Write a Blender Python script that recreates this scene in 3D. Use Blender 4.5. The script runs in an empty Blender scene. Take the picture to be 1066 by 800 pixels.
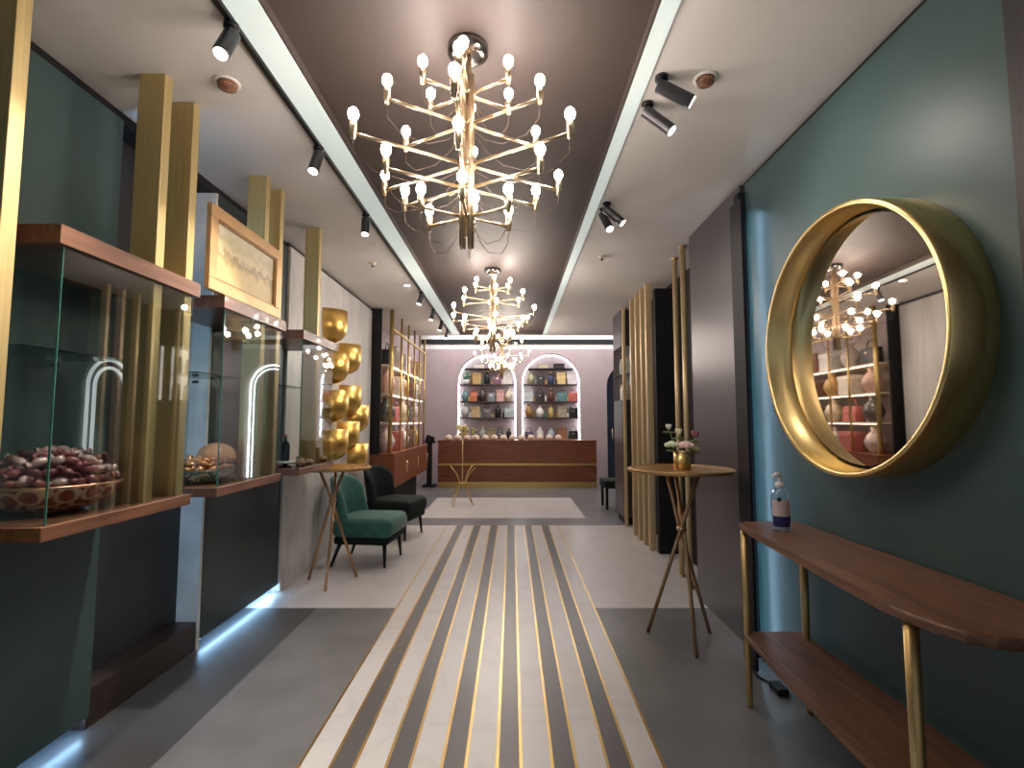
import bpy, bmesh, math, random
from mathutils import Vector, Matrix
random.seed(7)
PI = math.pi
scn = bpy.context.scene
COL = scn.collection

# ------------------------------------------------------------------ materials
def new_mat(name):
    m = bpy.data.materials.new(name); m.use_nodes = True
    nt = m.node_tree
    return m, nt, nt.nodes['Principled BSDF']

def coords(nt, scale=(1, 1, 1)):
    tc = nt.nodes.new('ShaderNodeTexCoord')
    mp = nt.nodes.new('ShaderNodeMapping'); mp.inputs['Scale'].default_value = scale
    nt.links.new(tc.outputs['Object'], mp.inputs['Vector'])
    return mp

def ramp(nt, stops):
    r = nt.nodes.new('ShaderNodeValToRGB')
    e = r.color_ramp.elements
    while len(e) < len(stops): e.new(0.5)
    for i, (p, c) in enumerate(stops):
        e[i].position = p; e[i].color = (*c, 1)
    return r

def mat(name, col, rough=.5, metal=0., var=.12, scale=6., stretch=(1, 1, 1), bump=0., spec=.5, sheen=0., coat=0.):
    m, nt, b = new_mat(name)
    mp = coords(nt, stretch)
    n = nt.nodes.new('ShaderNodeTexNoise'); n.inputs['Scale'].default_value = scale; n.inputs['Detail'].default_value = 4
    nt.links.new(mp.outputs[0], n.inputs['Vector'])
    lo = tuple(max(0, c*(1-var)) for c in col); hi = tuple(min(1, c*(1+var)) for c in col)
    r = ramp(nt, [(.3, lo), (.7, hi)])
    nt.links.new(n.outputs['Fac'], r.inputs[0]); nt.links.new(r.outputs[0], b.inputs['Base Color'])
    b.inputs['Roughness'].default_value = rough; b.inputs['Metallic'].default_value = metal
    b.inputs['Specular IOR Level'].default_value = spec
    if sheen:
        b.inputs['Sheen Weight'].default_value = sheen; b.inputs['Sheen Roughness'].default_value = .4
    if coat:
        b.inputs['Coat Weight'].default_value = coat; b.inputs['Coat Roughness'].default_value = .1
    if bump:
        bp = nt.nodes.new('ShaderNodeBump'); bp.inputs['Strength'].default_value = bump; bp.inputs['Distance'].default_value = .01
        nt.links.new(n.outputs['Fac'], bp.inputs['Height']); nt.links.new(bp.outputs[0], b.inputs['Normal'])
    return m

def wood(name, dark, light, stretch=(14, 1.2, 14), rough=.35, coat=.1):
    m, nt, b = new_mat(name)
    mp = coords(nt, stretch)
    n = nt.nodes.new('ShaderNodeTexNoise'); n.inputs['Scale'].default_value = 3.2; n.inputs['Detail'].default_value = 8
    n.inputs['Distortion'].default_value = .6
    nt.links.new(mp.outputs[0], n.inputs['Vector'])
    r = ramp(nt, [(.25, dark), (.75, light)])
    nt.links.new(n.outputs['Fac'], r.inputs[0]); nt.links.new(r.outputs[0], b.inputs['Base Color'])
    b.inputs['Roughness'].default_value = rough
    b.inputs['Coat Weight'].default_value = coat
    return m

def marble(name, base, vein, rough=.25, scale=1.6, stretch=(1, 1, 1)):
    m, nt, b = new_mat(name)
    mp = coords(nt, stretch)
    n = nt.nodes.new('ShaderNodeTexNoise'); n.inputs['Scale'].default_value = scale; n.inputs['Detail'].default_value = 8
    n.inputs['Distortion'].default_value = 1.5
    nt.links.new(mp.outputs[0], n.inputs['Vector'])
    r = ramp(nt, [(.30, base), (.47, tuple(.93*c for c in base)), (.5, vein), (.53, tuple(.95*c for c in base)), (.75, base)])
    nt.links.new(n.outputs['Fac'], r.inputs[0]); nt.links.new(r.outputs[0], b.inputs['Base Color'])
    b.inputs['Roughness'].default_value = rough
    return m

def emit(name, col, s):
    m, nt, b = new_mat(name)
    b.inputs['Base Color'].default_value = (*col, 1)
    b.inputs['Emission Color'].default_value = (*col, 1); b.inputs['Emission Strength'].default_value = s
    return m

def glass(name, tint=(.9, .97, .95), f=.08, k=.65):
    m, nt, b = new_mat(name)
    nt.nodes.remove(b)
    t = nt.nodes.new('ShaderNodeBsdfTransparent'); t.inputs[0].default_value = (*tint, 1)
    g = nt.nodes.new('ShaderNodeBsdfGlossy'); g.inputs['Roughness'].default_value = .02
    lw = nt.nodes.new('ShaderNodeFresnel'); lw.inputs[0].default_value = 1.45
    mul = nt.nodes.new('ShaderNodeMath'); mul.operation = 'MULTIPLY_ADD'; mul.inputs[1].default_value = k; mul.inputs[2].default_value = f
    mx = nt.nodes.new('ShaderNodeMixShader')
    nt.links.new(lw.outputs[0], mul.inputs[0]); nt.links.new(mul.outputs[0], mx.inputs[0])
    nt.links.new(t.outputs[0], mx.inputs[1]); nt.links.new(g.outputs[0], mx.inputs[2])
    nt.links.new(mx.outputs[0], nt.nodes['Material Output'].inputs[0])
    return m

def pattern_mat(name, a, b_, c, scale=18, rough=.3):
    """painted ceramic: repeated medallions in three colours"""
    m, nt, b = new_mat(name)
    mp = coords(nt, (1, 1, 1))
    v = nt.nodes.new('ShaderNodeTexVoronoi'); v.inputs['Scale'].default_value = scale; v.inputs['Randomness'].default_value = .35
    nt.links.new(mp.outputs[0], v.inputs['Vector'])
    r = ramp(nt, [(.0, a), (.28, b_), (.42, c), (.6, b_)])
    r.color_ramp.interpolation = 'CONSTANT'
    nt.links.new(v.outputs['Distance'], r.inputs[0]); nt.links.new(r.outputs[0], b.inputs['Base Color'])
    b.inputs['Roughness'].default_value = rough
    return m

M = {}
M['green'] = mat('green wall paint', (.045, .083, .083), .38, var=.05, scale=2)
M['darkgreen'] = mat('deep green wall paint', (.024, .040, .042), .4, var=.05, scale=2)
M['black'] = mat('black paint', (.010, .010, .012), .6, spec=.25)
M['charcoal'] = mat('charcoal lacquer', (.062, .058, .064), .30, var=.05, scale=2)
M['brownblack'] = mat('brown black lacquer', (.022, .019, .020), .45)
M['ceil'] = mat('white ceiling paint', (.70, .67, .645), .8, var=.03, scale=2)
M['bronze'] = mat('bronze brown stretch ceiling', (.058, .043, .039), .58, var=.06, scale=1.5)
M['concrete'] = mat('grey concrete tile', (.165, .165, .172), .34, var=.18, scale=2.5)
M['concreteshade'] = mat('shaded concrete band', (.070, .069, .072), .34, var=.18, scale=2.5)
M['marble'] = marble('white marble floor', (.66, .635, .63), (.58, .555, .55), rough=.3, scale=1.0)
M['marblew'] = marble('white marble wall', (.64, .63, .62), (.52, .50, .48), rough=.35, scale=1.1, stretch=(1, 3, .5))
M['stripe'] = mat('grey stone stripe', (.105, .100, .102), .3, var=.15, scale=30, stretch=(8, .6, 1))
M['brassinlay'] = mat('brass inlay', (.62, .42, .16), .3, 1.)
M['gold'] = mat('brushed gold metal', (.66, .48, .19), .36, 1., var=.14, scale=8, stretch=(20, 20, .4))
M['goldpale'] = mat('pale satin gold', (.66, .50, .29), .4, .5, var=.10, scale=6, stretch=(20, 20, .3))
M['goldsatin'] = mat('satin gold post', (.60, .46, .21), .42, .65, var=.10, scale=6, stretch=(20, 20, .3))
M['goldring'] = mat('brushed gold ring', (.74, .56, .25), .30, 1., var=.12, scale=5, stretch=(6, 1, 1))
M['brass'] = mat('polished brass', (.80, .62, .40), .3, 1., var=.03)
M['goldtop'] = mat('brushed gold table top', (.48, .29, .12), .38, .85)
M['walnut'] = wood('walnut', (.085, .034, .020), (.22, .100, .056))
M['walnutx'] = wood('walnut counter', (.13, .036, .016), (.25, .084, .037), stretch=(1.0, 14, 10))
M['walnuty'] = wood('walnut console', (.082, .034, .018), (.22, .098, .052), stretch=(16, 1.1, 16), rough=.45, coat=.0)
M['darkwood'] = wood('dark stained plinth wood', (.016, .010, .008), (.045, .026, .019))
M['velvet'] = mat('teal velvet', (.022, .115, .095), .7, var=.25, scale=14, sheen=.25)
M['velvetdark'] = mat('black green velvet', (.005, .010, .010), .75, var=.25, scale=14, spec=.2)
M['blackmetal'] = mat('black metal', (.012, .012, .013), .35, .6)
M['greymetal'] = mat('dark grey metal', (.10, .10, .11), .3, .8)
M['glass'] = glass('clear glass', (.95, .985, .975), .010, .42)
M['glassedge'] = mat('green glass edge', (.05, .17, .14), .08, var=.3)
M['glassshelf'] = glass('shelf glass', (.70, .84, .80), .14, .7)
M['bulb'] = emit('lit bulb', (1, .87, .77), 95)
M['lens'] = emit('lit spot lens', (1, .95, .88), 14)
M['led'] = emit('glowing ceiling spill', (.55, .63, .61), .42)  # glow stands for cool light spilled on the ceiling borders
M['warmfill'] = emit('added warm shelf fill', (1, .84, .66), 5)
M['ledstrip'] = emit('white led strip', (.93, .97, 1), 9)
M['ledblue'] = emit('cool led strip', (.38, .66, 1), 30)
M['ledteal'] = emit('pale blue led strip', (.46, .74, 1), 17)
M['pink'] = mat('pink plaster', (.44, .355, .37), .7, var=.05, scale=3)
M['white'] = mat('white lacquer', (.78, .76, .74), .4)
M['navy'] = mat('navy door paint', (.018, .026, .05), .4)
M['cream'] = mat('cream ceramic', (.70, .60, .47), .35)
m_, nt_, b_ = new_mat('mirror glass')
b_.inputs['Base Color'].default_value = (.80, .74, .68, 1); b_.inputs['Metallic'].default_value = 1; b_.inputs['Roughness'].default_value = .02
M['mirror'] = m_

def colmat(key, col, rough=.45, metal=0.):
    if key not in M: M[key] = mat(key, col, rough, metal, var=.15, scale=12)
    return M[key]

# ------------------------------------------------------------------ mesh builder
class MB:
    def __init__(self): self.bm = bmesh.new(); self.mi = 0; self.smooth = False
    def _tag(self, geom):
        for f in geom:
            f.material_index = self.mi; f.smooth = self.smooth
    def box(self, x0, x1, y0, y1, z0, z1, bev=0., seg=2):
        v = [self.bm.verts.new(p) for p in ((x0,y0,z0),(x1,y0,z0),(x1,y1,z0),(x0,y1,z0),(x0,y0,z1),(x1,y0,z1),(x1,y1,z1),(x0,y1,z1))]
        fs = [self.bm.faces.new([v[i] for i in q]) for q in ((3,2,1,0),(4,5,6,7),(0,1,5,4),(1,2,6,5),(2,3,7,6),(3,0,4,7))]
        self._tag(fs)
        if bev:
            es = list({e for f in fs for e in f.edges})
            r = bmesh.ops.bevel(self.bm, geom=es, offset=bev, segments=seg, profile=.5, affect='EDGES')
            self._tag(r['faces'])
        return self
    def lathe(self, prof, n=24, c=(0,0,0), axis='z', a0=0, a1=2*PI, caps=True):
        full = abs(a1-a0-2*PI) < 1e-6
        cols = n if full else n+1
        rows = []
        for r, h in prof:
            row = []
            for i in range(cols):
                a = a0+(a1-a0)*i/n
                p = (r*math.cos(a), r*math.sin(a), h)
                if axis == 'x': p = (h, r*math.cos(a), r*math.sin(a))
                if axis == 'y': p = (r*math.cos(a), h, r*math.sin(a))
                row.append(self.bm.verts.new((c[0]+p[0], c[1]+p[1], c[2]+p[2])))
            rows.append(row)
        fs = []
        for j in range(len(rows)-1):
            for i in range(n):
                i2 = (i+1) % cols
                fs.append(self.bm.faces.new((rows[j][i], rows[j][i2], rows[j+1][i2], rows[j+1][i])))
        if caps and full:
            if prof[0][0] > 1e-6: fs.append(self.bm.faces.new(rows[0][::-1]))
            if prof[-1][0] > 1e-6: fs.append(self.bm.faces.new(rows[-1]))
        self._tag(fs); return self
    def tube(self, pts, r, n=10, cap=True):
        pts = [Vector(p) for p in pts]
        rs = r if isinstance(r, (list, tuple)) else [r]*len(pts)
        t0 = (pts[1]-pts[0]).normalized()
        ref = Vector((0,0,1)) if abs(t0.z) < .9 else Vector((1,0,0))
        u = t0.cross(ref).normalized()
        rows = []
        for i, p in enumerate(pts):
            a = pts[max(i-1,0)]; b = pts[min(i+1,len(pts)-1)]
            t = (b-a).normalized()
            u = (u - t*u.dot(t)).normalized(); w = t.cross(u)
            rows.append([self.bm.verts.new(p+(u*math.cos(2*PI*k/n)+w*math.sin(2*PI*k/n))*rs[i]) for k in range(n)])
        fs = []
        for j in range(len(rows)-1):
            for k in range(n):
                fs.append(self.bm.faces.new((rows[j][k], rows[j][(k+1)%n], rows[j+1][(k+1)%n], rows[j+1][k])))
        if cap:
            fs.append(self.bm.faces.new(rows[0][::-1])); fs.append(self.bm.faces.new(rows[-1]))
        self._tag(fs); return self
    def ball(self, c, r, sx=1, sy=1, sz=1, n=14, mat4=None):
        g = bmesh.ops.create_uvsphere(self.bm, u_segments=n, v_segments=max(6, n//2+2), radius=r)
        bmesh.ops.scale(self.bm, vec=(sx, sy, sz), verts=g['verts'])
        if mat4: bmesh.ops.transform(self.bm, matrix=mat4, verts=g['verts'])
        bmesh.ops.translate(self.bm, vec=c, verts=g['verts'])
        self._tag({f for v in g['verts'] for f in v.link_faces}); return self
    def prism(self, pts, h0, h1, plane='xy', bev=0., seg=3):
        """polygon pts extruded: plane xy -> z h0..h1, xz -> y, yz -> x"""
        def P(a, b, h):
            return {'xy': (a, b, h), 'xz': (a, h, b), 'yz': (h, a, b)}[plane]
        lo = [self.bm.verts.new(P(a, b, h0)) for a, b in pts]
        hi = [self.bm.verts.new(P(a, b, h1)) for a, b in pts]
        n = len(pts)
        fs = [self.bm.faces.new(lo[::-1]), self.bm.faces.new(hi)]
        es = list(fs[0].edges)+list(fs[1].edges)
        for i in range(n):
            fs.append(self.bm.faces.new((lo[i], lo[(i+1)%n], hi[(i+1)%n], hi[i])))
        self._tag(fs)
        if bev:
            r = bmesh.ops.bevel(self.bm, geom=es, offset=bev, segments=seg, profile=.5, affect='EDGES')
            self._tag(r['faces'])
        return self
    def build(self, name, mats, parent=None, loc=None, rot=None):
        bmesh.ops.recalc_face_normals(self.bm, faces=self.bm.faces[:])
        me = bpy.data.meshes.new(name); self.bm.to_mesh(me); self.bm.free()
        for m in (mats if isinstance(mats, (list, tuple)) else [mats]): me.materials.append(m)
        return link(name, me, parent, loc, rot)

def link(name, data, parent=None, loc=None, rot=None):
    o = bpy.data.objects.new(name, data); COL.objects.link(o)
    if parent: o.parent = parent
    if loc is not None: o.location = loc
    if rot is not None: o.rotation_euler = rot
    return o

def tag(o, label, cat, group=None, kind=None):
    o['label'] = label; o['category'] = cat
    if group: o['group'] = group
    if kind: o['kind'] = kind
    return o
def thing(name, label, cat, loc=(0,0,0), rz=0, group=None):
    return tag(link(name, None, None, loc, (0,0,rz)), label, cat, group)
def struct(name, mb, m):
    o = mb.build(name, m); o['kind'] = 'structure'; return o
def boxo(x0, x1, y0, y1, z0, z1, bev=0., smooth=False):
    b = MB(); b.smooth = smooth; return b.box(x0, x1, y0, y1, z0, z1, bev)
def dup(root, loc, rz=None, label=None, group=None):
    r = root.copy(); COL.objects.link(r); r.location = loc
    if rz is not None: r.rotation_euler = (0,0,rz)
    if label: r['label'] = label
    if group: r['group'] = group
    for ch in list(root.children):
        c = ch.copy(); COL.objects.link(c); c.parent = r
        for g in ch.children:
            d = g.copy(); COL.objects.link(d); d.parent = c
    return r

# ------------------------------------------------------------------ setting
CZ = 2.93          # soffit height
RZ = 2.965          # recessed ceiling height
XL, XR = -1.92, 1.47
Y0, YB = -0.6, 12.0
# floor: one flush mesh split into inlays
wW, gW, bW = .1155, .0845, .0128
xs = [-.872]; kinds = []
for i in range(7):
    for k, w in (('b', bW), ('w', wW), ('b', bW)):
        xs.append(xs[-1]+w); kinds.append(k)
    if i < 6: xs.append(xs[-1]+gW); kinds.append('g')
sL, sR = xs[0], xs[-1]
xcuts = [-2.6, -1.46, -1.35]+xs+[1.06, 3.2]
ycuts = [Y0-1.6, 3.85, 6.8, 7.3, 9.2, YB+.6]
f = MB()
slots = {'c': 0, 'w': 1, 'g': 2, 'b': 3, 'd': 4}
grid = [[f.bm.verts.new((x, y, 0)) for y in ycuts] for x in xcuts]
for i in range(len(xcuts)-1):
    for j in range(len(ycuts)-1):
        xm = (xcuts[i]+xcuts[i+1])/2
        k = 'c'
        if j == 0 and sL < xm < sR: k = kinds[i-3]
        if j == 1: k = kinds[i-3] if sL < xm < sR else 'w'
        if j == 3 and -1.35 < xm < 1.06: k = 'w'
        if j == 0 and xm < -1.46: k = 'd'  # shade beside the left cases, put into the floor colour as a dark band
        fc = f.bm.faces.new((grid[i][j], grid[i+1][j], grid[i+1][j+1], grid[i][j+1])); fc.material_index = slots[k]
struct('floor', f, [M['concrete'], M['marble'], M['stripe'], M['brassinlay'], M['concreteshade']])

YE = 8.8           # end of the low ceiling
c = MB()
c.box(-2.5, -.92, Y0, YE, CZ, CZ+.25); c.box(.54, 3.6, Y0, YE, CZ, CZ+.25)
c.box(-2.5, 3.6, YE, YE+.12, CZ, 3.75)
c.box(-2.5, 3.6, YE+.12, YB+.5, 3.62, 3.75)
struct('ceiling', c, M['ceil'])
c = MB(); c.box(-.92, .54, Y0, YE, RZ, RZ+.1)
c.box(-.925, -.915, Y0, YE, CZ-.004, RZ); c.box(.535, .545, Y0, YE, CZ-.004, RZ)
c.box(-.915, .535, YE-.02, YE+.005, CZ-.004, RZ)
struct('ceiling_recess', c, M['bronze'])
tag(boxo(-1.055, -.926, Y0, YE-.02, CZ-.008, CZ-.0005).build('ceiling_spill_glow', M['led']), 'wide glowing band for cool light spilled along the left edge of the brown ceiling', 'light spill')
tag(boxo(.546, .615, Y0, YE-.02, CZ-.008, CZ-.0005).build('ceiling_spill_glow', M['led']), 'narrow glowing band for cool light spilled along the right edge of the brown ceiling', 'light spill')

# left side walls
struct('wall_left', boxo(-2.25, -2.06, Y0, 4.2, 0, CZ), M['brownblack'])
struct('wall_left_panel', boxo(-2.06, XL, Y0, 2.37, .06, CZ-.05), M['green'])
struct('wall_left_panel', boxo(-2.06, XL, 3.18, 4.2, .06, CZ-.05), M['darkgreen'])
struct('trim_1', boxo(-2.06, XL-.02, Y0, 4.2, CZ-.05, CZ), M['black'])
struct('wall_left_marble', boxo(-2.25, -1.90, 4.2, 6.70, 0, CZ-.04), M['marblew'])
struct('trim_2', boxo(-2.2, -1.92, 4.2, 6.70, CZ-.04, CZ), M['greymetal'])
struct('wall_left_far', boxo(-2.30, -2.20, 6.70, YB, 0, 3.75), M['pink'])
struct('trim_7', boxo(-2.06, -1.925, 3.155, 3.179, 0, CZ-.05), M['white'])
struct('baseboard_left', boxo(-2.06, -1.935, 2.37, 3.154, 0, .17), M['darkwood'])
# right side walls
struct('wall_right', boxo(1.60, 1.75, Y0, 3.1, 0, CZ), M['black'])
struct('wall_right_panel', boxo(XR, 1.60, 1.41, 3.055, 0, CZ-.045), M['green'])
struct('wall_right_panel', boxo(XR-.012, 1.60, Y0, 1.40, 0, CZ), M['brownblack'])
struct('wall_right_panel', boxo(XR, 1.75, 3.13, 4.05, 0, CZ-.012), M['charcoal'])
struct('trim_3', boxo(XR+.03, 1.60, Y0, 3.13, CZ-.045, CZ), M['black'])
struct('wall_right_recess', boxo(1.78, 1.86, 4.05, 7.4, 0, CZ), M['black'])
struct('wall_right_recess', boxo(1.555, 1.78, 5.36, 5.44, 0, 2.84), M['black'])
struct('wall_right_far', boxo(3.5, 3.6, 7.4, YB, 0, 3.75), M['pink'])
struct('wall_right_return', boxo(1.86, 3.6, 7.3, 7.4, 0, CZ), M['black'])
tag(boxo(1.425, XR+.1, 3.06, 3.125, 0, 2.84, .004).build('upright', M['black']), 'taller black upright touching the charcoal wall panel', 'post')
tag(boxo(1.365, 1.381, 2.90, 3.05, 0, 2.73, .003).build('upright', M['black']), 'shorter black upright beside the glowing edge of the green wall', 'post')

# back wall with two lit arches and one dark arched door
def arch_pts(cx, r, zs, n=20):
    return [(cx+r*math.cos(PI-PI*k/n), zs+r*math.sin(PI-PI*k/n)) for k in range(n+1)]
WT = .38
WTOP = 3.13
ARCH = [(-.61, .71, 2.31, .92), (.95, .71, 2.31, .92), (2.84, .56, 2.22, 0.)]
w = MB()
x = -2.25
for cx, r, zs, zb in ARCH:
    w.box(x, cx-r, YB, YB+WT, 0, WTOP)
    if zb > 0: w.box(cx-r, cx+r, YB, YB+WT, 0, zb)
    p = arch_pts(cx, r, zs)
    for (xa, za), (xb, zb2) in zip(p[:-1], p[1:]):
        w.prism([(xa, za), (xb, zb2), (xb, WTOP), (xa, WTOP)], YB, YB+WT, 'xz')
    x = cx+r
w.box(x, 3.55, YB, YB+WT, 0, WTOP)
w.box(-2.25, 3.55, YB+WT, YB+WT+.1, 0, 3.7)
struct('wall_back', w, M['pink'])
struct('trim_4', boxo(-2.25, 3.55, YB+.02, YB+WT, WTOP, WTOP+.12), M['white'])
struct('trim_5', boxo(-2.25, 3.55, YB-.02, YB+WT, WTOP+.12, WTOP+.23), M['black'])
struct('trim_6', boxo(-2.25, 3.55, YB+.02, YB+WT, WTOP+.23, 3.62), M['white'])
d = MB(); pts = [(2.285, 0), ]+arch_pts(2.84, .555, 2.22)+[(3.395, 0)]
d.prism(pts, YB+.325, YB+.36, 'xz')
do = struct('door_1', d, M['navy'])
k = MB(); k.smooth = True; k.tube([(2.45, YB+.25, .95), (2.45, YB+.25, 1.2)], .012); k.build('door_handle', M['brass'], do)

# ------------------------------------------------------------------ gold posts and glass wall cases
ordn = ['first', 'second', 'third', 'fourth', 'fifth', 'sixth', 'seventh', 'eighth', 'ninth', 'tenth', 'eleventh', 'twelfth', 'thirteenth']
PX0, PX1 = -1.645, -1.53
for y, lab in ((1.455, 'gold post cut by the left edge of the photo, before the first glass case'),
               (2.10, 'gold post standing through the first glass case, nearer of that pair'),
               (2.30, 'gold post touching the left side of the framed picture'),
               (3.017, 'gold post rising behind the framed picture, nearer of that pair'),
               (3.213, 'gold post rising behind the far edge of the framed picture'),
               (3.88, 'single gold post rising from the smallest and farthest glass case')):
    z0 = 1.058 if y > 2 else 0
    tag(boxo(PX0, PX1, y, y+.05, z0, CZ-.001, .002).build('gold_post', M['goldsatin']), lab, 'post', 'satin gold posts along the left wall')

BX = -1.50   # front of the boards
def case(y0, y1, posts, label):
    t = thing('display_case', label, 'display case', (XL, (y0+y1)/2, 1.01), 0, 'glass wall cases')
    h = (y1-y0)/2; bx = BX-XL
    boxo(0.001, bx, -h, h, 0, .048, .003).build('bottom_board', M['walnut'], t)
    b = MB(); q0, q1 = PX0-XL-.0005, PX1-XL+.0005
    b.box(0.001, q0, -h, h, .98, 1.044); b.box(q1, bx, -h, h, .98, 1.044)
    cuts = [-h]+[v for yy in posts for v in (yy-(y0+y1)/2-.0005, yy-(y0+y1)/2+.0505)]+[h]
    for ya, yb in zip(cuts[::2], cuts[1::2]):
        if yb-ya > .004: b.box(q0, q1, ya, yb, .98, 1.044)
    b.build('top_board', M['walnut'], t)
    gx = bx-.012
    g = boxo(gx-.006, gx, -h+.03, h-.02, .049, .979).build('glass_pane', M['glass'], t)
    boxo(gx-.0065, gx+.0005, -h+.0265, -h+.0295, .049, .979).build('glass_edge', M['glassedge'], g)
    boxo(.003, gx-.008, -h+.03, -h+.036, .049, .979).build('glass_pane', M['glass'], t)
    boxo(.01, gx-.14, -h+.04, h-.26 if h > .3 else h-.05, .64, .648).build('glass_shelf', M['glassshelf'], t)
    for z in (.65,):
        for yy in (-h+.06, h-.3):
            b = MB(); b.smooth = True; b.lathe([(.009, 0), (.009, .03)], 10, (.01, yy, z-.03), 'x').build('shelf_clip', M['greymetal'], t)
    return t
case(1.62, 2.365, (2.10, 2.30), 'largest glass case on walnut boards, nearest on the left wall, holding the red bowl')
case(2.57, 3.28, (3.017, 3.213), 'glass case on walnut boards under the framed picture')
case(3.56, 4.22, (3.88,), 'farthest small glass case on walnut boards, beside the white marble wall')

# reflection of a white double arch, built as glowing tubes in the nearest case
def arch_reflection(y0, y1, ztop, label):
    t = thing('arch_reflection', label, 'reflection', (-1.80, (y0+y1)/2, 1.0585))
    r0 = (y1-y0)/2
    for kk, r in enumerate((r0, r0-.035)):
        b = MB(); b.smooth = True
        pts = [(0, -r, 0)]+[(0, r*math.cos(PI-PI*i/16), ztop-1.0585-r0+r*math.sin(PI-PI*i/16)) for i in range(17)]+[(0, r, 0)]
        b.tube(pts, .007, 8).build('reflection_line', M['archreflect'], t)
    return t
M['archreflect'] = emit('white reflection line', (.9, .95, 1), .45)
arch_reflection(2.115, 2.345, 1.67, 'white double arch reflection modelled as tubes inside the nearest glass case')

# framed picture on the second case
t = thing('framed_picture', 'gold framed pale landscape picture standing on the second glass case', 'picture', (-1.5285, 2.81, 2.0545))
fw, fh, fb = .76, .44, .062
b = MB()
b.box(0, .028, -fw/2, fw/2, 0, fb, .004); b.box(0, .028, -fw/2, fw/2, fh-fb, fh, .004)
b.box(0, .028, -fw/2, -fw/2+fb, fb, fh-fb, .004); b.box(0, .028, fw/2-fb, fw/2, fb, fh-fb, .004)
b.build('frame', mat('gold picture frame', (.55, .33, .15), .4, .45), t)
b = MB(); li = .012
for (a0, a1, c0, c1) in ((-fw/2+fb, fw/2-fb, fb, fb+li), (-fw/2+fb, fw/2-fb, fh-fb-li, fh-fb), (-fw/2+fb, -fw/2+fb+li, fb+li, fh-fb-li), (fw/2-fb-li, fw/2-fb, fb+li, fh-fb-li)):
    b.box(.004, .020, a0, a1, c0, c1)
b.build('liner', mat('dark gold liner', (.30, .17, .07), .4, .5), t)
m_, nt_, b_ = new_mat('faded landscape painting')
mp_ = coords(nt_); sx_ = nt_.nodes.new('ShaderNodeSeparateXYZ'); nt_.links.new(mp_.outputs[0], sx_.inputs[0])
nz_ = nt_.nodes.new('ShaderNodeTexNoise'); nz_.inputs['Scale'].default_value = 16; nz_.inputs['Detail'].default_value = 6
nt_.links.new(mp_.outputs[0], nz_.inputs['Vector'])
ad_ = nt_.nodes.new('ShaderNodeMath'); ad_.operation = 'MULTIPLY_ADD'; ad_.inputs[1].default_value = .16
nt_.links.new(nz_.outputs['Fac'], ad_.inputs[0]); nt_.links.new(sx_.outputs['Z'], ad_.inputs[2])
r_ = ramp(nt_, [(.14, (.58, .42, .15)), (.24, (.70, .52, .21)), (.30, (.40, .29, .13)), (.33, (.74, .62, .37)), (.38, (.58, .49, .28)), (.48, (.80, .74, .58))])
nt_.links.new(ad_.outputs[0], r_.inputs[0]); nt_.links.new(r_.outputs[0], b_.inputs['Base Color']); b_.inputs['Roughness'].default_value = .4
boxo(.002, .010, -fw/2+fb, fw/2-fb, fb, fh-fb).build('painting', m_, t)

# ------------------------------------------------------------------ bowls of sweets in the cases
def bowl(x, y, z, r, h, m, rimm, label, name='bowl'):
    t = thing(name, label, 'bowl', (x, y, z))
    b = MB(); b.smooth = True
    prof = [(r*.42, 0), (r*.45, .004), (r*.78, h*.30), (r*.95, h*.68), (r, h), (r*.965, h), (r*.90, h*.68), (r*.72, h*.34), (r*.3, .014), (0.0001, .012)]
    b.lathe(prof, 40).build('bowl_body', m, t)
    b = MB(); b.smooth = True
    b.lathe([(r*1.012, h-.006), (r*1.012, h+.004), (r*.96, h+.004), (r*.96, h-.003)], 40, caps=False).build('rim', rimm, t)
    return t
def candy_mesh(name, m):
    b = MB(); b.smooth = True
    b.ball((0,0,0), .021, 1.25, .95, .8, 10)
    for s in (-1, 1): b.lathe([(.006, .023), (.013, .033), (.015, .040), (.0001, .034)], 8, axis='x') if s > 0 else b.lathe([(.006, -.023), (.013, -.033), (.015, -.040), (.0001, -.034)], 8, axis='x')
    o = b.build(name, m); me = o.data; bpy.data.objects.remove(o); return me
def pile(x, y, z, r, h, meshes, label, group, rings, name='wrapped_sweet'):
    for rr, zz, n in rings:
        for i in range(n):
            a = 2*PI*(i+.5*random.random())/n
            o = link(name, random.choice(meshes), None, (x+rr*math.cos(a), y+rr*math.sin(a), z+zz),
                     (random.uniform(-.5, .5), random.uniform(-.5, .5), random.uniform(0, PI)))
            tag(o, label, 'sweet', group)
redcer = pattern_mat('red and cream painted ceramic', (.30, .02, .02), (.26, .03, .025), (.62, .42, .28), 16)
greencer = pattern_mat('green and cream painted ceramic', (.05, .10, .07), (.55, .50, .38), (.06, .12, .08), 17)
bx_, by_ = -1.745, 1.925
bowl(bx_, by_, 1.0585, .208, .105, redcer, colmat('copper rim', (.55, .30, .18), .3, .8), 'wide red and cream patterned bowl of sweets in the nearest glass case')
cm = [candy_mesh('sweet mesh', colmat('plum foil', (.30, .10, .11), .25, .2)), candy_mesh('sweet mesh', colmat('pink silver foil', (.66, .46, .46), .22, .3)), candy_mesh('sweet mesh', colmat('dark chocolate foil', (.16, .045, .05), .3, .1))]
pile(bx_, by_, 1.128, .2, .2, cm, 'plum and silver foil sweet heaped in the red patterned bowl', 'foil sweets in the red bowl',
     [(.06, .0, 7), (.11, .012, 14), (.165, .05, 22), (.12, .055, 15), (.07, .05, 9), (.155, .085, 19), (.10, .10, 13), (.045, .10, 6), (.12, .122, 14), (.07, .142, 9), (.02, .160, 2), (.04, .135, 4)])
bx2, by2 = -1.725, 2.80
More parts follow.
